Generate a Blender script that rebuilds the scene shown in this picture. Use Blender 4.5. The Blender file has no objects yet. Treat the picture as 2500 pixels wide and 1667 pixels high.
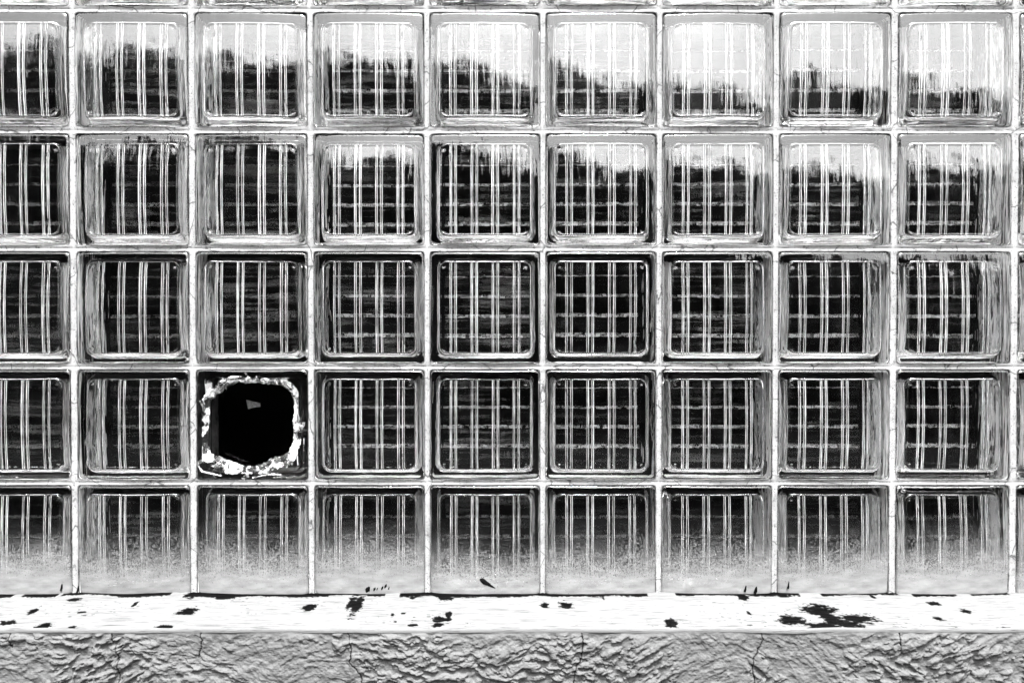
import bpy, bmesh, math, random
import numpy as np
from mathutils import Vector, noise as mnoise

S = bpy.context.scene
COL = S.collection
R = math.radians
random.seed(7)
RNG = np.random.default_rng(7)

# ------------------------------------------------------------------ camera
D = 1.16                      # camera to the plane of the block faces
Z0 = 1.40                     # height of the picture centre on the wall
PITCH = R(0.57)               # looking down a little
CAMP = Vector((0.0, -D, Z0 + D * math.tan(PITCH)))
cam = bpy.data.cameras.new('camera'); cam.lens = 24.0; cam.sensor_width = 36.0
cam.clip_start = 0.02; cam.clip_end = 400
co = bpy.data.objects.new('camera', cam); COL.objects.link(co)
co.location = CAMP; co.rotation_euler = (R(90) - PITCH, 0, 0)
S.camera = co

# ------------------------------------------------------------------ world, sun, exposure
SUN_EL, SUN_AZ = R(64), R(174)      # high, in front of the wall and a little to the left
w = bpy.data.worlds.new('World'); S.world = w; w.use_nodes = True
nt = w.node_tree; nt.nodes.clear()
sky = nt.nodes.new('ShaderNodeTexSky'); sky.sky_type = 'NISHITA'; sky.sun_disc = False
sky.sun_elevation = SUN_EL; sky.sun_rotation = SUN_AZ
sky.air_density = 1.0; sky.dust_density = 3.0
bw = nt.nodes.new('ShaderNodeRGBToBW')            # the photograph is black and white
bg = nt.nodes.new('ShaderNodeBackground'); bg.inputs['Strength'].default_value = 0.15
out = nt.nodes.new('ShaderNodeOutputWorld')
nt.links.new(sky.outputs[0], bw.inputs[0]); nt.links.new(bw.outputs[0], bg.inputs['Color'])
nt.links.new(bg.outputs[0], out.inputs[0])
sl = bpy.data.lights.new('sun', 'SUN'); sl.energy = 1.5; sl.angle = R(10); sl.color = (1, 1, 1)
so = bpy.data.objects.new('sun', sl); COL.objects.link(so)
sd = Vector((math.sin(SUN_AZ) * math.cos(SUN_EL), math.cos(SUN_AZ) * math.cos(SUN_EL), math.sin(SUN_EL)))
so.rotation_euler = (-sd).to_track_quat('-Z', 'Y').to_euler(); so.location = (0, -3, 8)
S.view_settings.view_transform = 'Standard'; S.view_settings.look = 'None'
S.view_settings.exposure = 3.1; S.view_settings.gamma = 1.0
cy = S.cycles
cy.max_bounces = 24; cy.transmission_bounces = 24; cy.glossy_bounces = 16; cy.diffuse_bounces = 12
cy.caustics_reflective = True; cy.caustics_refractive = True; cy.blur_glossy = 0.3
cy.sample_clamp_indirect = 12.0
cy.use_denoising = True

# ------------------------------------------------------------------ helpers
def at(px, py, y=0.0, z=None):
    """Point on the plane y=const (or z=const) behind a pixel of the 2500 x 1667 photograph."""
    f = 24.0 / 36.0 * 2500
    d = Vector(((px - 1250) / f, 1.0, (833.5 - py) / f))
    c, s = math.cos(PITCH), math.sin(PITCH)
    d = Vector((d.x, d.y * c + d.z * s, d.z * c - d.y * s))
    t = (y - CAMP.y) / d.y if z is None else (z - CAMP.z) / d.z
    return CAMP + d * t

def link(o, parent=None):
    COL.objects.link(o)
    if parent is not None: o.parent = parent
    return o

def tag(o, label=None, cat=None, group=None, kind=None):
    if label: o['label'] = label
    if cat: o['category'] = cat
    if group: o['group'] = group
    if kind: o['kind'] = kind
    return o

def mesh(name, verts, faces, mats=(), fmat=None, smooth=True, sharp=50):
    me = bpy.data.meshes.new(name)
    me.from_pydata([tuple(v) for v in verts], [], faces)
    bm = bmesh.new(); bm.from_mesh(me)
    bmesh.ops.recalc_face_normals(bm, faces=bm.faces)
    bm.to_mesh(me); bm.free()
    for m in mats: me.materials.append(m)
    if fmat is not None: me.polygons.foreach_set('material_index', fmat)
    if smooth:
        me.shade_smooth()
        if sharp: me.set_sharp_from_angle(angle=R(sharp))
    me.update()
    return me

def gridmesh(name, P, mats=(), smooth=True):
    """P: (n, m, 3) array of points -> one sheet."""
    n, m, _ = P.shape
    i = np.arange(n * m).reshape(n, m)
    q = np.stack([i[:-1, :-1], i[1:, :-1], i[1:, 1:], i[:-1, 1:]], -1).reshape(-1, 4)
    me = bpy.data.meshes.new(name)
    me.vertices.add(n * m); me.vertices.foreach_set('co', P.reshape(-1).astype(np.float32))
    me.loops.add(q.size); me.loops.foreach_set('vertex_index', q.reshape(-1).astype(np.int32))
    me.polygons.add(len(q))
    me.polygons.foreach_set('loop_start', np.arange(0, q.size, 4, dtype=np.int32))
    me.update(calc_edges=True); me.validate()
    for mm in mats: me.materials.append(mm)
    if smooth: me.shade_smooth()
    return me

def vnoise(x, y, seed=0):
    """vectorised value noise"""
    xi, yi = np.floor(x).astype(np.int64), np.floor(y).astype(np.int64)
    xf, yf = x - xi, y - yi
    def h(a, b):
        n = (a * 374761393 + b * 668265263 + seed * 1442695041) & 0xFFFFFFFF
        n = ((n ^ (n >> 13)) * 1274126177) & 0xFFFFFFFF
        return ((n ^ (n >> 16)) & 0xFFFF) / 65535.0
    u, v = xf * xf * (3 - 2 * xf), yf * yf * (3 - 2 * yf)
    return (h(xi, yi) * (1 - u) + h(xi + 1, yi) * u) * (1 - v) + (h(xi, yi + 1) * (1 - u) + h(xi + 1, yi + 1) * u) * v

def fbm(x, y, seed=0, oct=4):
    t = 0; a = 1; n = 0
    for k in range(oct):
        t = t + a * vnoise(x * 2 ** k + 17 * k, y * 2 ** k - 31 * k, seed + k); n += a; a *= .5
    return t / n

def sstep(a, b, x):
    t = np.clip((x - a) / (b - a), 0, 1); return t * t * (3 - 2 * t)

# ------------------------------------------------------------------ materials
class MT:
    def __init__(s, name):
        s.m = bpy.data.materials.new(name); s.m.use_nodes = True
        s.t = s.m.node_tree; s.t.nodes.clear()
        s.out = s.n('ShaderNodeOutputMaterial')
    def n(s, kind, **kw):
        nd = s.t.nodes.new(kind)
        for k, v in kw.items(): setattr(nd, k, v)
        return nd
    def l(s, a, b): s.t.links.new(a, b)
    def val(s, nd, key, v): nd.inputs[key].default_value = v
    def coord(s, kind='Object', scale=(1, 1, 1)):
        tc = s.n('ShaderNodeTexCoord'); mp = s.n('ShaderNodeMapping'); mp.inputs['Scale'].default_value = scale
        s.l(tc.outputs[kind], mp.inputs[0]); return mp.outputs[0]
    def noise(s, vec, scale, detail=3, rough=.5):
        nd = s.n('ShaderNodeTexNoise'); s.val(nd, 'Scale', scale); s.val(nd, 'Detail', detail); s.val(nd, 'Roughness', rough)
        s.l(vec, nd.inputs['Vector']); return nd.outputs[0]
    def ramp(s, fac, stops):
        nd = s.n('ShaderNodeValToRGB'); e = nd.color_ramp.elements
        while len(e) < len(stops): e.new(.5)
        for k, (p, c) in enumerate(stops):
            e[k].position = p; e[k].color = (c, c, c, 1)
        s.l(fac, nd.inputs[0]); return nd.outputs[0]
    def math(s, op, a, b=None, c=None):
        nd = s.n('ShaderNodeMath', operation=op)
        for k, x in enumerate((a, b, c)):
            if x is None: continue
            if isinstance(x, (int, float)): nd.inputs[k].default_value = x
            else: s.l(x, nd.inputs[k])
        return nd.outputs[0]
    def bump(s, h, strength, dist):
        nd = s.n('ShaderNodeBump'); s.val(nd, 'Strength', strength); s.val(nd, 'Distance', dist)
        s.l(h, nd.inputs['Height']); return nd.outputs[0]

IOR = 1.68
def glass_node(T, amp=1.0, ior=None):
    """clear pressed glass with the faint waviness of its mould, different in each block"""
    g = T.n('ShaderNodeBsdfGlass'); T.val(g, 'IOR', ior or IOR); T.val(g, 'Roughness', 0.0); g.inputs['Color'].default_value = (1, 1, 1, 1)
    oi = T.n('ShaderNodeObjectInfo')
    tc = T.n('ShaderNodeTexCoord')
    off = T.n('ShaderNodeVectorMath', operation='ADD'); sc = T.n('ShaderNodeVectorMath', operation='SCALE')
    cmb = T.n('ShaderNodeCombineXYZ')
    for k in range(3): T.l(oi.outputs['Random'], cmb.inputs[k])
    T.l(cmb.outputs[0], sc.inputs[0]); sc.inputs['Scale'].default_value = 37.0
    T.l(tc.outputs['Object'], off.inputs[0]); T.l(sc.outputs[0], off.inputs[1])
    mp = T.n('ShaderNodeMapping'); mp.inputs['Scale'].default_value = (95, 60, 13); T.l(off.outputs[0], mp.inputs[0])
    n1 = T.noise(mp.outputs[0], 1.0, 2)
    n2 = T.noise(off.outputs[0], 17, 2)
    b = T.bump(T.math('ADD', n1, T.math('MULTIPLY', n2, 1.3)), 1.0, 0.0008 * amp)
    T.l(b, g.inputs['Normal'])
    return g, off.outputs[0]

def mat_glass(name, ior=None):
    T = MT(name); g, _ = glass_node(T, 1.0, ior); T.l(g.outputs[0], T.out.inputs[0]); return T.m

def mat_glass_front(name, dusty):
    """outer face of a block: glass with dirt specks; on the bottom row splashed dust that thickens towards the sill"""
    T = MT(name); g, off = glass_node(T)
    d = T.n('ShaderNodeBsdfDiffuse'); d.inputs['Color'].default_value = (.2, .2, .2, 1)
    spk = T.noise(off, 420, 2)
    rare = T.noise(off, 30, 2)
    m = T.math('MULTIPLY', T.ramp(spk, [(.70, 0), (.76, 1)]), T.ramp(rare, [(.56, 0), (.75, .7)]))
    if dusty:
        tc = T.n('ShaderNodeTexCoord'); sp = T.n('ShaderNodeSeparateXYZ'); T.l(tc.outputs['Object'], sp.inputs[0])
        wob = T.noise(off, 9, 3)
        zz = T.math('MULTIPLY_ADD', sp.outputs['Z'], -1.0 / .19, .5)            # 0 at the top edge, 1 at the bottom
        oi2 = T.n('ShaderNodeObjectInfo'); zz = T.math('ADD', zz, T.math('MULTIPLY_ADD', wob, .26, -.13)); zz = T.math('ADD', zz, T.math('MULTIPLY_ADD', oi2.outputs['Random'], .12, -.06))
        cover = T.ramp(zz, [(.20, 0.0), (.36, .12), (.52, .32), (.68, .56), (.84, .80), (.97, .95)])
        grain = T.math('MULTIPLY_ADD', T.noise(off, 380, 4, .75), 2.5, -.75)       # about 0..1
        th = T.math('SUBTRACT', T.math('MULTIPLY', cover, 1.25), grain)
        dm = T.ramp(T.math('ADD', th, .5), [(.34, 0), (.80, 1)])
        dm = T.math('MULTIPLY', dm, T.ramp(cover, [(.0, .0), (.12, .4), (.5, .66), (.8, .72), (1, .84)]))
        m = T.math('MAXIMUM', m, dm)
        colr = T.ramp(T.noise(T.coord('Object', (1, 1, 3.5)), 26, 4, .6), [(.30, .14), (.70, .235)])
        T.l(colr, d.inputs['Color'])
    mx = T.n('ShaderNodeMixShader'); T.l(m, mx.inputs[0]); T.l(g.outputs[0], mx.inputs[1]); T.l(d.outputs[0], mx.inputs[2])
    T.l(mx.outputs[0], T.out.inputs[0]); return T.m

def mat_mortar():
    T = MT('mortar'); p = T.n('ShaderNodeBsdfPrincipled'); T.val(p, 'Roughness', .9); T.val(p, 'Specular IOR Level', .2)
    v = T.coord('Object')
    big = T.noise(v, 22, 5, .6); fine = T.noise(v, 420, 3, .6); mid = T.noise(v, 120, 4, .6)
    base = T.ramp(big, [(.3, .19), (.6, .265)])
    pits = T.ramp(mid, [(.30, .35), (.40, 1)])
    spots = T.ramp(fine, [(.34, .25), (.43, 1)])
    vo = T.n('ShaderNodeTexVoronoi', feature='DISTANCE_TO_EDGE'); T.val(vo, 'Scale', 7.0)
    dn = T.n('ShaderNodeTexNoise'); T.val(dn, 'Scale', 60); T.l(v, dn.inputs['Vector'])
    ad = T.n('ShaderNodeVectorMath', operation='MULTIPLY_ADD'); T.l(dn.outputs['Color'], ad.inputs[0]); ad.inputs[1].default_value = (.006, .006, .006); T.l(v, ad.inputs[2])
    T.l(ad.outputs[0], vo.inputs['Vector'])
    crack = T.ramp(vo.outputs['Distance'], [(.002, .15), (.006, 1)])
    c = T.math('MULTIPLY', T.math('MULTIPLY', base, pits), T.math('MULTIPLY', spots, crack))
    ea = T.n('ShaderNodeAttribute', attribute_name='rim_dark')  # mortar darker along the glass, broken up by noise
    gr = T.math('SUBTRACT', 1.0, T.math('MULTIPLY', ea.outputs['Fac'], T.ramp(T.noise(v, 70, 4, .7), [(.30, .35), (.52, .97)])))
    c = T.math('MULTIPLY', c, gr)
    T.l(c, p.inputs['Base Color'])
    h = T.math('ADD', T.math('MULTIPLY', mid, .6), T.math('MULTIPLY', fine, .4))
    T.l(T.bump(h, .5, .0015), p.inputs['Normal'])
    T.l(p.outputs[0], T.out.inputs[0]); return T.m

def mat_attr_two(name, attr, c0, c1, r0=.6, r1=.8, bump=None):
    """two real surfaces (paint / what shows where the paint has gone) split by a vertex mask"""
    T = MT(name); p = T.n('ShaderNodeBsdfPrincipled'); T.val(p, 'Specular IOR Level', .02)
    a = T.n('ShaderNodeAttribute', attribute_name=attr)
    v = T.coord('Object', (1, 8, 8))
    g = T.noise(v, 40, 5, .6)
    sk = T.noise(T.coord('Object', (1, 16, 16)), 22, 4, .65)
    A = T.math('MULTIPLY', T.ramp(g, [(.3, c0 * .85), (.6, c0)]), T.ramp(sk, [(.34, .5), (.46, 1)])); B = T.ramp(g, [(.35, c1 * .3), (.7, c1 * 2.6)])
    mx = T.n('ShaderNodeMix', data_type='RGBA')
    T.l(a.outputs['Fac'], mx.inputs[0]); T.l(A, mx.inputs[6]); T.l(B, mx.inputs[7])
    T.l(mx.outputs[2], p.inputs['Base Color']); T.val(p, 'Roughness', r0)
    f = T.noise(T.coord('Object', (1, 5, 5)), 160, 4, .6)
    T.l(T.bump(f, .35, bump or .0012), p.inputs['Normal'])
    T.l(p.outputs[0], T.out.inputs[0]); return T.m

def mat_plain(name, c, rough=.8, nscale=20, var=.25, bump=.0, bscale=100):
    T = MT(name); p = T.n('ShaderNodeBsdfPrincipled'); T.val(p, 'Roughness', rough); T.val(p, 'Specular IOR Level', .0)
    v = T.coord('Object')
    T.l(T.ramp(T.noise(v, nscale, 5, .6), [(.3, c * (1 - var)), (.7, c * (1 + var))]), p.inputs['Base Color'])
    if bump: T.l(T.bump(T.noise(v, bscale, 4, .6), .6, bump), p.inputs['Normal'])
    T.l(p.outputs[0], T.out.inputs[0]); return T.m

M_GLASS = mat_glass('pressed_glass')
M_REAR = mat_glass('rear_glass', 1.13)
def mat_rib_glint(name, ior, lo, hi, scale):
    """glass of the moulded ribs, the light they catch mixed in as pale colour"""
    T = MT(name); g, off = glass_node(T, 1.0, ior); T.val(g, 'Roughness', .08)
    d = T.n('ShaderNodeBsdfDiffuse'); d.inputs['Color'].default_value = (.85, .85, .85, 1)
    mp = T.n('ShaderNodeMapping'); mp.inputs['Scale'].default_value = scale; T.l(off, mp.inputs[0])
    f = T.ramp(T.noise(mp.outputs[0], 30, 3, .6), [(.38, lo), (.64, hi)])
    mx = T.n('ShaderNodeMixShader'); T.l(f, mx.inputs[0]); T.l(g.outputs[0], mx.inputs[1]); T.l(d.outputs[0], mx.inputs[2])
    T.l(mx.outputs[0], T.out.inputs[0]); return T.m
M_BEAD = mat_rib_glint('rib_glass', IOR, .30, .75, (3, 1, 1))  # white share stands for light caught on the bead flanks
M_BAND = mat_rib_glint('rear_rib_glass', 1.13, .0, .46, (5, 1, 6))  # pale bars painted for light on the rear ribs
M_BAND_DIM = mat_rib_glint('dim_rear_rib_glass', 1.13, .0, .15, (6, 1, 6))  # same painted bars, fainter, for the bottom row and left columns
def mat_streaks():
    """rear pane with fine lines and smeared reflections painted in as pale streaks"""
    T = MT('rear_pane_streaks'); g, off = glass_node(T, 1.0, 1.13)
    d = T.n('ShaderNodeBsdfDiffuse'); d.inputs['Color'].default_value = (.8, .8, .8, 1)
    def st(vec, sc, stops):
        mp = T.n('ShaderNodeMapping'); mp.inputs['Scale'].default_value = sc; T.l(off, mp.inputs[0])
        return T.ramp(T.noise(mp.outputs[0], 1.0, 3, .6), stops)
    h1 = st(off, (9, 1, 150), [(.52, 0), (.68, .13)])
    h2 = st(off, (5, 1, 48), [(.54, 0), (.70, .10)])
    v1 = st(off, (190, 1, 12), [(.40, .15), (.60, 1)])
    oi = T.n('ShaderNodeObjectInfo')
    f = T.math('MULTIPLY', T.math('ADD', T.math('MULTIPLY', h1, v1), h2), T.math('MULTIPLY_ADD', oi.outputs['Random'], 1.3, .05))
    mx = T.n('ShaderNodeMixShader'); T.l(f, mx.inputs[0]); T.l(g.outputs[0], mx.inputs[1]); T.l(d.outputs[0], mx.inputs[2])
    T.l(mx.outputs[0], T.out.inputs[0]); return T.m
M_STREAKS = mat_streaks()  # reflection streaks are put into the colour of the rear pane
M_FACE = mat_glass_front('glass_face', False)
M_DUSTY = mat_glass_front('dusty_glass_face', True)
M_MORTAR = mat_mortar()
def mat_coat():
    """white coating brushed round the edges of the blocks, with dark lines painted in for refraction in the glass"""
    T = MT('white_edge_coating'); d = T.n('ShaderNodeBsdfDiffuse')
    a = T.noise(T.coord('Object', (7, 170, 7)), 1.0, 4, .7); b = T.noise(T.coord('Object', (22, 90, 22)), 1.0, 3, .6)
    c = T.math('MULTIPLY', T.ramp(a, [(.44, .04), (.53, .80)]), T.ramp(b, [(.30, .25), (.44, 1)]))
    T.l(c, d.inputs['Color']); T.l(d.outputs[0], T.out.inputs[0]); return T.m
M_COAT = mat_coat()  # its dark lines imitate refraction in the rim of the glass
M_TOP_SHADE = mat_plain('shaded_top_coating', .03, nscale=30, var=.4)  # shade on the down-facing top of each cell, painted as darker coating
M_DARK_COAT = mat_plain('dark_edge_coating', .035, nscale=40, var=.8)  # darker coating round the broken block
M_SILL = mat_attr_two('white_sill_paint', 'chip', .118, .0010)
M_STUCCO = mat_attr_two('grey_render', 'crack', .098, .002, bump=.0015)
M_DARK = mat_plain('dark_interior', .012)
M_WALL = mat_plain('wall_render', .13, bump=.004, bscale=60)
M_GROUND = mat_plain('asphalt', .012, bump=.003)

# ------------------------------------------------------------------ the block grid
PX = 0.0007394 * 2352 / 2500            # metres on the wall per photograph pixel
JX = [-111, 178.6, 469.8, 758.9, 1042.7, 1325, 1609.3, 1893.6, 2180.7, 2477.2, 2770]   # joint centres, photo px
JZ = [-270, 21.3, 318.9, 605.9, 895.5, 1177.7, 1461]
XL = [at(x, 833, 0.0).x for x in JX]
ZL = [at(1250, z, 0.0).z for z in JZ]
A = 0.0945            # half size of a block
DEP = 0.080           # depth of a block
SEAM = 0.040
CAV = 0.0850          # half size of the cavity at the seam

def rsq(px, pz, h, r):
    """push points of square loops onto rounded squares (arrays)"""
    m = np.maximum(np.abs(px), np.abs(pz))
    ax, az = np.abs(px), np.abs(pz)
    L = np.hypot(px, pz) + 1e-12
    dx, dz = ax / L, az / L
    k = h - r
    # ray from the centre to the rounded square
    t1 = h / np.maximum(np.maximum(dx, dz), 1e-9)
    ox, oz = t1 * dx, t1 * dz
    corner = (ox > k) & (oz > k)
    b = k * (dx + dz); c = 2 * k * k - r * r
    t2 = b + np.sqrt(np.maximum(b * b - c, 0))
    t = np.where(corner, t2, t1)
    return np.sign(px) * dx * t, np.sign(pz) * dz * t

EDGE = [.80, .82, .84, .855, .87, .89, .905, .917, .927, .936, .944, .951, .958, .965, .971, .977, .982, .987, .991, .9945, .9975, 1.0]
CH = [-.054, -.018, .018, .054]
CHR = [-.047, -.012, .023, .058]
BANDS = [(-.047, .0040), (-.0352, .0022), (-.012, .0036), (-.0002, .0022), (.023, .0026), (.058, .0016)]
def lines_feat(CH):
    L = []
    for c in CH:
        for d in (0, 1.2, 2.3, 2.45, 2.7, 3.1, 3.6, 4.2, 4.8, 5.3, 5.7, 5.95, 6.1, 6.6, 7, 9, 12):
            L += [(c + d / 1000) / CAV, (c - d / 1000) / CAV]
    L = [x for x in L if abs(x) < .79]
    L = L + EDGE + [-e for e in EDGE] + [0]
    return np.array(sorted(set(np.round(L, 5))))
def lines_plain():
    L = list(np.linspace(-.74, .74, 19)) + EDGE + [-e for e in EDGE]
    return np.array(sorted(set(np.round(L, 5))))

def shell(name, vertical, front, sag, face_mat, seed):
    """half of a hollow glass block: outer face, side walls, seam, cavity with moulded flutes"""
    lu, lv = (lines_feat(CH), lines_plain()) if vertical else (lines_plain(), lines_feat(CHR))
    U, V = np.meshgrid(lu, lv, indexing='ij')
    m = np.maximum(np.abs(U), np.abs(V))
    rng = np.random.default_rng(seed)
    # outer
    h = A * np.maximum(m, 1e-6); r = 0.007 * sstep(.7, 1, m)
    X, Z = rsq(U * A, V * A, h, np.minimum(r, h * .9))
    X = np.where(m < .02, U * A, X); Z = np.where(m < .02, V * A, Z)
    e = A - h                                            # distance to the edge
    er = .0045
    rnd = np.where(e < er, er - np.sqrt(np.maximum(er ** 2 - (er - e) ** 2, 0)), 0)
    q = np.clip((X / A) ** 2, 0, 1) + np.clip((Z / A) ** 2, 0, 1)
    Yo = rnd - sag * (1 - q / 2) + sag * .15
    # inner
    h2 = CAV * np.maximum(m, 1e-6); r2 = 0.015 * sstep(.55, 1, m)
    X2, Z2 = rsq(U * CAV, V * CAV, h2, np.minimum(r2, h2 * .9))
    X2 = np.where(m < .02, U * CAV, X2); Z2 = np.where(m < .02, V * CAV, Z2)
    dl = CAV - h2
    t0 = .0085
    wallw, fil = .0030, .0055
    yw = SEAM - .0002
    # wall with draft, then fillet, then pane
    ywall = yw + (t0 + fil - yw) * np.clip(dl / wallw, 0, 1)
    ff = np.clip((dl - wallw) / fil, 0, 1)
    yf = t0 + fil * (1 - np.sqrt(np.maximum(1 - (1 - ff) ** 2, 0)))
    Yi = np.where(dl < wallw, ywall, np.where(ff < 1, yf, t0))
    q2 = np.clip((X2 / A) ** 2, 0, 1) + np.clip((Z2 / A) ** 2, 0, 1)
    Yi = Yi + (-sag * (1 - q2 / 2) + sag * .15) * np.clip((dl - wallw * .5) / (fil + wallw * .5), 0, 1)
    # pads between the flutes
    a_, b_ = (X2, Z2) if vertical else (Z2, X2)
    pad = np.ones_like(a_)
    rim = sstep(wallw + fil - .0012, wallw + fil + .0018, dl)
    if vertical:                                         # pairs of round beads across a slightly raised panel
        bead = np.zeros_like(a_); flank = np.zeros(a_.shape, bool)
        for c in CH:
            q_ = (np.abs(a_ - c + rng.normal(0, .0002)) - .0042) / .0019
            bead = np.maximum(bead, rng.uniform(.75, 1.25) * np.sqrt(np.maximum(1 - q_ ** 2, 0)))
            flank |= (np.abs(q_) > .28) & (np.abs(q_) < 1.02)
        dim = np.exp(-((np.abs(X2) - .0705) / .0028) ** 2 - ((np.abs(Z2) - .0700) / .0024) ** 2)
        Yi = Yi + .0011 * rim + .0014 * bead * sstep(.0018, .0038, dl) * (dl > wallw) + .0007 * dim
    else:
        for c in CHR: pad *= sstep(.0022, .0045, np.abs(a_ - c))
        Yi = Yi + .0022 * pad * rim
    n = U.size; nu, nv = U.shape
    vo = np.stack([X, Yo, Z], -1).reshape(-1, 3); vi = np.stack([X2, Yi, Z2], -1).reshape(-1, 3)
    idx = np.arange(n).reshape(nu, nv)
    loop = list(idx[:, 0]) + list(idx[-1, 1:]) + list(idx[-2::-1, -1]) + list(idx[0, -2:0:-1])
    nl = len(loop)
    side = []
    steps = [.25, .5, .75, 1.0]
    for s_ in steps:
        for k in loop:
            p = vo[k].copy(); p[1] = p[1] + (SEAM - .0002 - p[1]) * s_
            side.append(p)
    V3 = np.concatenate([vo, vi, np.array(side)])
    F = []; FM = []
    rib_glint = flank & (rim > .5) if vertical else np.any([np.abs(Z2 - c) < bw_ for c, bw_ in BANDS], axis=0) & (rim > .5)
    for i in range(nu - 1):
        for j in range(nv - 1):
            F.append((idx[i, j], idx[i + 1, j], idx[i + 1, j + 1], idx[i, j + 1])); FM.append(1)
            F.append((n + idx[i, j], n + idx[i, j + 1], n + idx[i + 1, j + 1], n + idx[i + 1, j])); FM.append(2 if rib_glint[i, j] and rib_glint[i + 1, j + 1] else (3 if not vertical and rim[i, j] > .5 else 0))
    prev = loop
    for s_ in range(len(steps)):
        cur = [2 * n + s_ * nl + k for k in range(nl)]
        for k in range(nl):
            k2 = (k + 1) % nl
            F.append((prev[k], prev[k2], cur[k2], cur[k])); FM.append(0)
        prev = cur
    for k in range(nl):
        k2 = (k + 1) % nl
        F.append((prev[k], prev[k2], n + loop[k2], n + loop[k])); FM.append(0)
    if not front:
        V3 = V3.copy(); V3[:, 1] = DEP - V3[:, 1]
    F = [tuple(int(x) for x in f) for f in F]
    return mesh(name, V3, F, (M_GLASS if front else M_REAR, face_mat, M_BEAD if front else M_BAND, M_STREAKS), FM, sharp=55)

ME_FRONT = [shell('front_shell', True, True, s_, M_FACE, k) for k, s_ in enumerate((.0080, .0092, .0072, .0100))]
ME_DUSTY = shell('front_shell', True, True, .0080, M_DUSTY, 5)
ME_REAR = shell('rear_shell', False, False, .0, M_REAR, 9)
ME_REAR_DIM = ME_REAR.copy(); ME_REAR_DIM.materials[2] = M_BAND_DIM

ORD = ['first', 'second', 'third', 'fourth', 'fifth', 'sixth', 'seventh', 'eighth', 'ninth', 'tenth']
ROWN = ['row cut by the top edge', 'topmost full row', 'second full row', 'third full row', 'row of the broken block', 'bottom row']
BROKEN = (2, 4)
def block_label(c, r):
    if r == 0: return f'glass block cut off by the top edge, {ORD[c]} from left'
    if r == 5: return f'dust-splashed glass block, {ORD[c]} from left in the bottom row on the sill'
    if r == 4:
        if c == 1: return 'unbroken dark fluted glass block directly left of the broken block'
        if c == 3: return 'unbroken dark fluted glass block directly right of the broken block'
    if r == 3 and c == 2: return 'dark fluted glass block directly above the broken block'
    look = 'dark fluted glass block'
    if r == 1: look = 'fluted glass block reflecting pale sky'
    if r == 2: look = 'fluted glass block reflecting pale sky' if c >= 6 else 'dark fluted glass block'
    return f'{look}, {ORD[c]} from left in the {ROWN[r]}'

blocks = {}
def place_block(c, r):
    x0, x1 = XL[c], XL[c + 1]; z1, z0 = ZL[r], ZL[r + 1]
    e = bpy.data.objects.new('glass_block', None); e.empty_display_size = .05
    link(e)
    rr = random.Random(c * 31 + r)
    e.location = ((x0 + x1) / 2, rr.uniform(-.0006, .0006), (z0 + z1) / 2)
    sx = 1 + ((x1 - x0) / .2 - 1) * .55; sz = 1 + ((z0 - z1) / -.2 - 1) * .55
    e.scale = (sx, 1, sz)
    e.rotation_euler = (rr.gauss(0, .009), 0, rr.gauss(0, .009))
    tag(e, block_label(c, r), 'glass block', 'glass blocks mortared into the wall')
    blocks[c, r] = e
    return e

for r in range(6):
    for c in range(10):
        e = place_block(c, r)
        if (c, r) == BROKEN: continue
        fm = ME_DUSTY if r == 5 else ME_FRONT[(c * 7 + r * 3 + c * r) % 4]
        f = bpy.data.objects.new('front_shell', fm); link(f, e)
        b = bpy.data.objects.new('rear_shell', ME_REAR_DIM if (r == 5 or c < 2 or (c == 2 and r < 4)) else ME_REAR); link(b, e)


# ------------------------------------------------------------------ the broken block
def mat_fracture():
    T = MT('fractured_glass'); g = T.n('ShaderNodeBsdfGlass'); T.val(g, 'IOR', 1.5); T.val(g, 'Roughness', .05)
    d = T.n('ShaderNodeBsdfDiffuse'); d.inputs['Color'].default_value = (.75, .75, .75, 1)
    v = T.coord('Object')
    n = T.noise(v, 48, 5, .6)
    f = T.ramp(n, [(.49, 0), (.56, .55)])
    mx = T.n('ShaderNodeMixShader'); T.l(f, mx.inputs[0]); T.l(g.outputs[0], mx.inputs[1]); T.l(d.outputs[0], mx.inputs[2])
    b = T.bump(T.noise(v, 120, 3, .6), 1.0, .003); T.l(b, g.inputs['Normal']); T.l(b, d.inputs['Normal'])
    T.l(mx.outputs[0], T.out.inputs[0]); return T.m
M_FRAC = mat_fracture()
HOLE = [(200,480),(270,420),(370,330),(430,275),(560,238),(800,230),(1000,245),(1190,268),(1290,365),(1345,490),(1350,600),(1325,760),(1340,900),(1310,1100),(1230,1210),(1100,1260),
 (1000,1290),(900,1350),(800,1385),(680,1380),(560,1345),(380,1270),(225,1220),(170,1080),(180,850),(190,650)]
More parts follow.
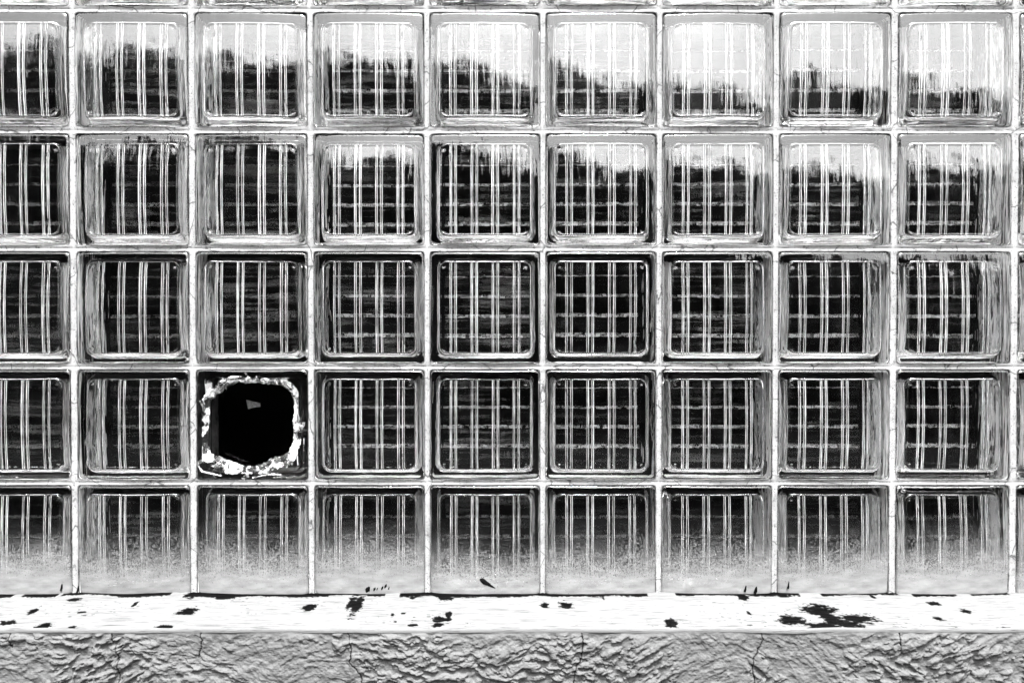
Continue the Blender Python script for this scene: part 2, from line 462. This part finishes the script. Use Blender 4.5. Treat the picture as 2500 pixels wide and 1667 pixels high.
def broken_shell(name, front, grow, seed, mats):
    N = 170
    rng = np.random.default_rng(seed)
    th = np.linspace(-math.pi, math.pi, N, endpoint=False)
    hp = np.array([((x - 792) / 727 * A, -(y - 800) / 727 * A) for x, y in HOLE])
    ha = np.arctan2(hp[:, 1], hp[:, 0]); hr = np.hypot(hp[:, 0], hp[:, 1]) * grow
    o = np.argsort(ha); rin = np.interp(th, ha[o], hr[o], period=2 * math.pi)
    rin = rin + .0045 * (fbm(th * 9, th * 0 + seed, seed, 4) - .5) + .0005 * rng.normal(size=N)
    def sq(h, r):
        d = np.maximum(np.abs(np.cos(th)), np.abs(np.sin(th)))
        px, pz = rsq(np.cos(th) / d, np.sin(th) / d, np.ones(N), np.full(N, r / h)); return np.hypot(px, pz) * h
    RA, RC = sq(A, .007), sq(CAV, .015)
    rout = np.minimum(rin + .008 + .007 * np.clip(-np.sin(th), 0, 1) + .011 * fbm(th * 3.1, th * 0 + 2, seed + 3, 4) + .0006 * rng.normal(size=N), RC * .985)
    rout = np.maximum(rout, rin + .0015)
    rings, mt = [], []
    def ring(rr, y, m): rings.append((rr * np.cos(th), np.broadcast_to(y, (N,)) + 0.0, rr * np.sin(th))); mt.append(m)
    ring(RA, SEAM - .0002, 0); ring(RA, .025, 0); ring(RA, .0045, 0); ring(RA - .001, .0016, 0); ring(RA - .0030, .0003, 0); ring(RA - .0045, 0, 0)
    ring(RA - .0045 + (rout - RA + .0045) * .5, -.0008, 0)
    ring(rout, -.0012, 1)
    K = 7
    for k in range(1, K):
        t = k / K
        j = (fbm(th * 8, th * 0 + k * 2.1, seed, 3) - .5)
        rr = rout + (rin - rout) * (t ** .8) + .0055 * j
        ring(np.minimum(rr, RC * .985), -.0012 + .0105 * t ** 1.3 + .010 * (fbm(th * 11, th * 0 + k * .9, seed + 40, 3) - .5), 1)
    ring(rin, .0095 + .004 * (fbm(th * 20, th * 0, seed + 9) - .5), 1)
    r2 = np.maximum(rin + .004, np.minimum(RC - .0085, rin + .014))
    r2 = np.minimum(r2, RC - .005)
    ring(r2, .0095, 1); ring(np.maximum(r2, RC - .006), .0105, 0); ring(RC - .0038, .0135, 0); ring(RC - .003, .018, 0); ring(RC, SEAM - .0002, 0)
    V3 = np.concatenate([np.stack(r_, -1) for r_ in rings])
    if not front: V3[:, 1] = DEP - V3[:, 1]
    F, FM = [], []
    nr = len(rings)
    for q in range(nr):
        q2 = (q + 1) % nr
        for k in range(N):
            k2 = (k + 1) % N
            F.append((q * N + k, q * N + k2, q2 * N + k2, q2 * N + k)); FM.append(1 if (mt[q] == 1 and mt[q2] == 1) else 0)
    me = mesh(name, V3, F, mats, FM, sharp=32)
    me.set_sharp_from_angle(angle=R(24))
    return me
def shard_mesh(name, pts, thick, m):
    """flat piece: outline in block coordinates (x, y, z), thickened along y"""
    n = len(pts)
    V3 = [(x, y, z) for x, y, z in pts] + [(x * .99, y + thick, z * .99) for x, y, z in pts]
    F = [tuple(range(n)), tuple(range(2 * n - 1, n - 1, -1))] + [(k, (k + 1) % n, n + (k + 1) % n, n + k) for k in range(n)]
    return mesh(name, V3, F, (m,), smooth=False)
be = blocks[BROKEN]
be['label'] = 'smashed glass block with a jagged dark hole and white fractured rim'
link(bpy.data.objects.new('front_shell', broken_shell('broken_front', True, .955, 11, (M_GLASS, M_FRAC))), be)
link(bpy.data.objects.new('rear_shell', broken_shell('broken_rear', False, 1.04, 23, (M_REAR, M_REAR))), be)
def zp(x, y): return ((x - 792) / 727 * A, -(y - 800) / 727 * A)
M_GREY_PIECE = mat_plain('grey_inner_piece', .10, rough=.3, nscale=200, var=.5)
def shard(pts, y, dy=0.0, thick=.003, m=None):
    q = [(zp(a, b)[0], y + dy * (k % 3) / 2, zp(a, b)[1]) for k, (a, b) in enumerate(pts)]
    link(bpy.data.objects.new('splinter', shard_mesh('splinter', q, thick, m or M_GREY_PIECE)), be)
shard([(540,512), (640,540), (728,556), (730,606), (640,618), (568,640)], .060)  # solid grey piece added for light reflected off the rear pane
shard([(1206,856), (1292,846), (1270,930), (1228,985)], .050)
shard([(1340,890), (1330,820), (1400,745), (1440,700), (1430,770), (1480,765), (1478,860)], -.001, .004, .004, M_FRAC)
shard([(150,1250), (75,1290), (90,1330), (200,1260), (240,1240)], -.001, .003, .004, M_FRAC)
shard([(180,200), (260,240), (250,420), (195,440), (185,330)], .0, .004, .005, M_FRAC)
shard([(650,1500), (740,1420), (745,1500), (690,1525)], -.001, .003, .004, M_FRAC)
for cp in ([(700,112), (716,110), (768,186), (756,190)], [(1345,885), (1420,892), (1515,862), (1516,868), (1425,900), (1350,893)], [(112,480), (118,478), (190,640), (184,640)],
           [(1385,1010), (1392,1010), (1388,1200), (1402,1330), (1392,1340), (1378,1210)], [(1470,980), (1477,980), (1475,1360), (1440,1410), (1436,1404), (1468,1350)],
           [(75,1300), (150,1410), (400,1470), (398,1478), (140,1420), (68,1306)], [(800,1495), (1000,1450), (1180,1455), (1180,1462), (1002,1458), (802,1503)]):
    shard(cp, -.0015, .0, .003, M_FRAC)
shard([(1250,1190), (1270,1260), (1310,1340), (1330,1290), (1290,1230)], .0, .004, .005, M_FRAC)

# ------------------------------------------------------------------ mortar
def build_mortar():
    V3, F, FM, GR = [], [], [], []
    NS = 48                                             # points along each side of a cell
    ov = .0004                                          # the mortar grips the glass
    for r in range(6):
        for c in range(10):
            e = blocks[c, r]
            cx, cz = e.location.x, e.location.z
            hx, hz = A * e.scale[0] - ov, A * e.scale[2] - ov
            x0, x1, zt, zb = XL[c], XL[c + 1], ZL[r], ZL[r + 1]
            sq = []
            tt = np.linspace(0, 1, NS, endpoint=False)
            corners = [(-1, -1), (1, -1), (1, 1), (-1, 1)]
            u, v = [], []
            for k in range(4):
                a, b = corners[k], corners[(k + 1) % 4]
                u += list(a[0] + (b[0] - a[0]) * tt); v += list(a[1] + (b[1] - a[1]) * tt)
            u, v = np.array(u), np.array(v)
            px, pz = rsq(u, v, np.ones_like(u), np.full_like(u, .007 / A))
            ix, iz = cx + px * hx, cz + pz * hz
            ox, oz = x0 + (u + 1) / 2 * (x1 - x0), zb + (v + 1) / 2 * (zt - zb)
            rings = [(0, .079), (0, .055), (0, .03), (0, .0028), (.10, .0020), (.28, .0016), (.5, .0017), (.75, .0026), (1, .0030)]
            base = len(V3)
            for t, y in rings:
                X = ix + (ox - ix) * t; Z = iz + (oz - iz) * t
                Y = np.full_like(X, y)
                if t > 0:
                    Y = Y + (fbm(X * 130, Z * 130, 3) - .5) * .0022 + (fbm(X * 25, Z * 25, 8) - .5) * .003
                else:
                    pass
                for k in range(len(X)): V3.append((X[k], Y[k], Z[k]))
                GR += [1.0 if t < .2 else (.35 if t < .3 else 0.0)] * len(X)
            n = 4 * NS
            for q in range(len(rings) - 1):
                for k in range(n):
                    k2 = (k + 1) % n
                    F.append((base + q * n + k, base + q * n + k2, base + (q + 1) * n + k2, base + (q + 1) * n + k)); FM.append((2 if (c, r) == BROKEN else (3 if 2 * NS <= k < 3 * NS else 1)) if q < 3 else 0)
    me = mesh('mortar_grid', V3, F, (M_MORTAR, M_COAT, M_DARK_COAT, M_TOP_SHADE), FM, sharp=60)
    me.attributes.new('rim_dark', 'FLOAT', 'POINT').data.foreach_set('value', GR)
    o = bpy.data.objects.new('mortar_grid', me); link(o)
    tag(o, 'pale cracked mortar joints forming a grid around all the glass blocks', 'mortar')
build_mortar()

# ------------------------------------------------------------------ sill
DL = .116                                                # how far the sill stands out
ZS_B = at(1250, 1446, 0.0).z                             # where it meets the glass
ZS_F = ZS_B - .0085
CHIPS = [(184,1466,28,7),(21,1514,36,10),(80,1490,16,14),(107,1522,34,12),(200,1492,18,4),(176,1522,14,4),(329,1476,8,9),
 (459,1491,48,14),(399,1525,36,16),(468,1457,30,11),(557,1457,56,14),(759,1482,30,13),(782,1457,10,4),(858,1470,20,34),(872,1478,22,42),
 (1009,1462,16,7),(1084,1461,34,14),(1072,1505,34,12),(1094,1502,14,18),(1009,1518,26,6),(1070,1518,26,8),(965,1511,10,4),
 (984,1495,14,4),(958,1497,8,5),(1330,1478,18,10),(1385,1478,34,14),(1473,1462,6,12),(1641,1516,30,16),(1641,1508,14,10),(1109,1450,100,8),
 (1814,1461,20,14),(1828,1493,8,8),(1910,1457,24,8),(1930,1509,56,20),(1997,1487,60,22),(2031,1505,50,26),(2016,1521,96,14),
 (2094,1505,90,17),(2060,1518,70,24),(2281,1474,24,7),(2292,1506,18,9),(2356,1489,20,10),(2460,1526,32,8),(2130,1460,10,10)]
def build_sill():
    xs = np.arange(-1.05, 1.0501, .0013)
    # profile: (y, z) from the glass outwards, round the nose and down to the render
    s = np.linspace(0, 1, 92)
    py = list(.0035 - s * (DL + .0035)); pz = list(ZS_B + (ZS_F - ZS_B) * s)
    for a in np.linspace(.12, 1, 8):
        py.append(-DL - .005 * math.sin(a * math.pi / 2)); pz.append(ZS_F - .005 * (1 - math.cos(a * math.pi / 2)))
    for k in (1, 2):
        py.append(-DL - .005); pz.append(ZS_F - .005 - .0010 * k)
    py, pz = np.array(py), np.array(pz)
    X = np.repeat(xs[:, None], len(py), 1); Y = np.repeat(py[None], len(xs), 0); Z = np.repeat(pz[None], len(xs), 0).copy()
    Z += (fbm(X * 12, Y * 30, 4) - .5) * .003 + (fbm(X * 60, Y * 300, 6) - .5) * .0009
    Yw = Y + (fbm(X * 14, Z * 0 + 3.3, 12) - .5) * .007 * (Y < -DL + .001)
    # chips: shapes of bare dark board where the paint has come off
    m = np.zeros_like(X)
    n1 = fbm(X * 70, Y * 150, 21, 5) - .5; n2 = fbm(X * 260, Y * 500, 22, 3) - .5
    for (cx, cy, wd, hg) in CHIPS:
        c = at(cx, cy, z=(ZS_B + ZS_F) / 2)
        ww = wd * .5 * PX * (D + c.y) / D; a = at(cx, cy - hg / 2, z=c.z); b = at(cx, cy + hg / 2, z=c.z)
        hh = abs(a.y - b.y) / 2
        d = np.sqrt(((X - c.x) / ww) ** 2 + ((Y - c.y) / hh) ** 2)
        m = np.maximum(m, 1.15 - d + 1.7 * n1 + 1.0 * n2)
    mask = sstep(.0, .10, m)
    # frayed edge along the glass
    ed = -(Y - .0)
    edge = .012 + .022 * (fbm(X * 14, X * 0, 31, 5) - .50) + .010 * n2
    mask = np.maximum(mask, sstep(.0, .0014, edge - ed) * (fbm(X * 30, X * 0 + 5, 33) > .33))
    # fine flecks
    fl = sstep(.74, .77, fbm(X * 90, Y * 420, 41, 4)) * sstep(.55, .62, fbm(X * 6, Y * 20, 42))
    mask = np.maximum(mask, fl * .8)
    mask *= (Y > -DL - .002)
    Z -= .0006 * mask
    P = np.stack([X, Yw, Z], -1)
    me = gridmesh('window_sill', P, (M_SILL,))
    at_ = me.attributes.new('chip', 'FLOAT', 'POINT'); at_.data.foreach_set('value', mask.reshape(-1).astype(np.float32))
    o = bpy.data.objects.new('window_sill', me); link(o)
    tag(o, 'white painted sill below the glass blocks, paint flaked off in dark patches', 'sill')
build_sill()

# ------------------------------------------------------------------ rendered wall under the sill
CRACKS = [[(25,1540),(23,1560),(30,1580)],[(278,1534),(273,1555),(283,1575),(291,1600),(291,1680)],[(490,1530),(490,1580),(483,1605)],
 [(848,1536),(852,1570),(857,1590),(855,1615),(870,1630),(884,1650),(885,1690)],[(1415,1526),(1424,1560),(1418,1610),(1405,1630),(1395,1690)],
 [(1853,1530),(1863,1560),(1855,1578),(1840,1610),(1838,1690)],[(2194,1540),(2195,1585)],[(2410,1535),(2415,1545)]]
def build_stucco():
    xs = np.arange(-1.05, 1.0501, .0011)
    ztop = ZS_F - .0062
    zs = np.concatenate([ztop - np.arange(0, .125, .0010), np.linspace(ztop - .13, 0.0, 24)])
    X = np.repeat(xs[:, None], len(zs), 1); Z = np.repeat(zs[None], len(xs), 0)
    y0 = -DL - .004
    def plates(ang, seed, su, sv, bend):
        ca, sa = math.cos(ang), math.sin(ang)
        wx = X + bend * (fbm(X * 14, Z * 14, seed + 5) - .5); wz = Z + bend * (fbm(X * 14, Z * 14, seed + 6) - .5)
        u, v = wx * ca + wz * sa, -wx * sa + wz * ca
        return fbm(u * su, v * sv, seed, 4)
    fld = fbm(X * 5, Z * 5, 51, 2)
    a1, a2, a3 = plates(R(-33), 1, 55, 140, .022), plates(R(28), 2, 55, 140, .022), plates(R(-6), 3, 75, 150, .03)
    w1 = sstep(.45, .55, fld); w3 = sstep(.50, .62, fbm(X * 8, Z * 8, 57, 2))
    nn = (a1 * w1 + a2 * (1 - w1)) * (1 - w3) + a3 * w3
    patch = .25 + .75 * sstep(.44, .62, fbm(X * 6.5, Z * 9, 59, 2))
    H = .80 * (.0042 * sstep(.45, .54, nn) + .005 * (nn - .5) + .0022 * sstep(.60, .67, nn)) * patch      # plates dragged by the trowel, with sharp lips
    H += (fbm(X * 130, Z * 130, 61, 4) - .5) * .0036 + (fbm(X * 320, Z * 320, 62, 3) - .5) * .0012 + (fbm(X * 9, Z * 14, 63) - .5) * .006
    fade = sstep(0, .010, ztop - Z)                      # smooth band just under the nose
    H = H * (.15 + .85 * fade)
    cr = np.zeros_like(X)
    for poly in CRACKS:
        for (ax, ay), (bx, by) in zip(poly[:-1], poly[1:]):
            a, b = at(ax, ay, y0), at(bx, by, y0)
            dx, dz = b.x - a.x, b.z - a.z; L2 = dx * dx + dz * dz
            wx = X + (fbm(X * 160, Z * 160, 71) - .5) * .006
            t = np.clip(((wx - a.x) * dx + (Z - a.z) * dz) / L2, 0, 1)
            d = np.hypot(wx - a.x - t * dx, Z - a.z - t * dz)
            cr = np.maximum(cr, 1 - sstep(.0004, .0013, d))
    H -= .0015 * cr
    P = np.stack([X, y0 - H, Z], -1)
    # top edge returns under the sill nose
    me = gridmesh('rendered_wall', P, (M_STUCCO,))
    at_ = me.attributes.new('crack', 'FLOAT', 'POINT'); at_.data.foreach_set('value', cr.reshape(-1).astype(np.float32))
    o = bpy.data.objects.new('rendered_wall', me); link(o)
    tag(o, 'rough grey trowelled render wall with cracks below the white sill', 'wall')
build_stucco()

# ------------------------------------------------------------------ surroundings (out of frame, seen in the reflections)
def box(V3, F, x0, x1, y0, y1, z0, z1):
    b = len(V3)
    V3 += [(x0, y0, z0), (x1, y0, z0), (x1, y1, z0), (x0, y1, z0), (x0, y0, z1), (x1, y0, z1), (x1, y1, z1), (x0, y1, z1)]
    F += [(b, b + 3, b + 2, b + 1), (b + 4, b + 5, b + 6, b + 7), (b, b + 1, b + 5, b + 4), (b + 1, b + 2, b + 6, b + 5), (b + 2, b + 3, b + 7, b + 6), (b + 3, b, b + 4, b + 7)]

def boxobj(name, boxes, m, parent=None):
    V3, F = [], []
    for b in boxes: box(V3, F, *b)
    me = mesh(name, V3, F, (m,), smooth=False)
    return link(bpy.data.objects.new(name, me), parent)

gm = gridmesh('ground', np.array([[(x, y, -.002) for y in np.linspace(-60, 30, 20)] for x in np.linspace(-60, 60, 20)]), (M_GROUND,))
tag(link(bpy.data.objects.new('ground', gm)), kind='structure')
xl, xr, zt, zb = XL[0] + .001, XL[-1] - .001, ZL[0] - .001, ZL[-1] + .001
# the building the blocks are set in: masonry round the opening and the unlit room behind
bb = boxobj('building_wall', [(-6, xl, .002, .078, 0, 3.6), (xr, 6, .002, .078, 0, 3.6), (xl, xr, .002, .078, zt, 3.6), (xl, xr, .006, .078, 0, zb)], M_WALL)
tag(bb, kind='structure')
rb = []
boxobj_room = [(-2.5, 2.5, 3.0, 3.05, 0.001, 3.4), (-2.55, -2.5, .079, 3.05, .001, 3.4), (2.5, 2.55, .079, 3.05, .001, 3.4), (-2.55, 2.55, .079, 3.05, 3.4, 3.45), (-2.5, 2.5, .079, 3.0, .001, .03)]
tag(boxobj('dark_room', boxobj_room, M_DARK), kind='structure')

M_LEAF = mat_plain('foliage', .045, nscale=3, var=.4); M_BARK = mat_plain('bark', .06)
def tree(x, y, h, wd, seed):
    rng = random.Random(seed)
    e = bpy.data.objects.new('street_tree', None); link(e); e.location = (x, y, 0)
    tag(e, 'dark leafy tree across the road, seen only as a reflection in the upper glass blocks', 'tree', 'trees reflected in the glass')
    V3, F = [], []
    for k in range(2600):
        while True:
            p = Vector((rng.uniform(-1, 1), rng.uniform(-1, 1), rng.uniform(-1, 1)))
            if .25 < p.length < 1: break
        lob = 1 + .28 * mnoise.noise(p * 2.2 + Vector((seed, 0, 0)))
        c = Vector((p.x * wd * lob, p.y * wd * .7 * lob, h * .62 + p.z * h * .38 * lob))
        a = Vector((rng.gauss(0, 1), rng.gauss(0, 1), rng.gauss(0, 1))).normalized(); b_ = a.orthogonal().normalized()
        sz = rng.uniform(.12, .26); b = len(V3)
        V3 += [c - a * sz, c + b_ * sz * .6, c + a * sz, c - b_ * sz * .6]; F.append((b, b + 1, b + 2, b + 3))
    link(bpy.data.objects.new('crown', mesh('crown', V3, F, (M_LEAF,), smooth=False)), e)
    V3, F = [], []
    for j in range(7):
        t = j / 6
        for k in range(8):
            r_ = .16 * (1 - .6 * t)
            V3.append((r_ * math.cos(k * math.pi / 4) + .1 * math.sin(t * 3), r_ * math.sin(k * math.pi / 4), h * .6 * t))
    for j in range(6):
        for k in range(8): F.append((j * 8 + k, j * 8 + (k + 1) % 8, j * 8 + 8 + (k + 1) % 8, j * 8 + 8 + k))
    link(bpy.data.objects.new('trunk', mesh('trunk', V3, F, (M_BARK,))), e)
for k, (tx, th) in enumerate([(-11, 6.9), (-8.3, 6.2), (-5.6, 6.6), (-3.2, 5.7), (-1.0, 5.3), (1.2, 4.7), (3.2, 4.5), (5.4, 4.1), (7.8, 4.3), (10.5, 4.3)]):
    tree(tx, -9 + .5 * math.sin(k * 2.1), th, 1.9, k)
M_BRICK = mat_plain('dark_brick', .06)
hb = boxobj('terrace_across_the_road', [(-16, 14, -13, -10.6, 0, 3.2), (-16, -2.5, -13, -10.6, 3.2, 6.0), (-2.5, 1.5, -13, -10.6, 3.2, 4.9), (1.5, 14, -13, -10.6, 3.2, 3.8)], M_BRICK)
tag(hb, 'dark brick terrace behind the trees, seen only as a reflection in the glass', 'building')

# ------------------------------------------------------------------ small things on the sill line
M_SCRAP = mat_plain('dried_dark_matter', .004, nscale=150, var=.6)
def blob_strip(name, pts, rad, y):
    """small irregular dried lump following a line of photo pixels on the glass"""
    bm = bmesh.new()
    P = [at(a, b, y) for a, b in pts]
    V3, F = [], []
    n = 10
    for i, p in enumerate(P):
        r_ = rad[i]
        for k in range(n):
            a = 2 * math.pi * k / n; q = r_ * (1 + .35 * mnoise.noise(Vector((i * 1.7, k * 1.3, rad[0] * 900))))
            d = (P[min(i + 1, len(P) - 1)] - P[max(i - 1, 0)]).normalized(); up = Vector((0, 1, 0)); sd_ = d.cross(up)
            V3.append(p + sd_ * math.cos(a) * q + up * math.sin(a) * q * .5)
    for i in range(len(P) - 1):
        for k in range(n): F.append((i * n + k, i * n + (k + 1) % n, i * n + n + (k + 1) % n, i * n + n + k))
    F.append(tuple(range(n))); F.append(tuple(range(len(P) * n - 1, len(P) * n - n - 1, -1)))
    bm.free()
    return link(bpy.data.objects.new(name, mesh(name, V3, F, (M_SCRAP,))))
tag(blob_strip('dried_scrap', [(1171,1412),(1176,1415),(1184,1420),(1192,1425),(1201,1431),(1209,1435)], [.0012,.0040,.0042,.0030,.0020,.0006], -.004),
    'thin dark dried scrap slanting across the dusty glass above the sill', 'scrap')
for k, (a, b, w_) in enumerate([(898,1437,9), (915,1434,5), (922,1432,4), (934,1431,5), (942,1427,6), (950,1430,3), (150,1433,4), (190,1438,4), (1820,1436,4), (1845,1440,6), (1925,1428,3)]):
    lab = 'dark speck of dirt stuck at the foot of the dusty glass'
    tag(blob_strip('dirt_speck', [(a - w_ * .5, b + 8), (a, b + 2), (a + w_ * .3, b - 6), (a + w_ * .4, b - 9)], [.0011 + .0001 * k, .0005 * w_, .0003 * w_, .0004], -.003), lab, 'dirt', 'dark specks along the foot of the glass')
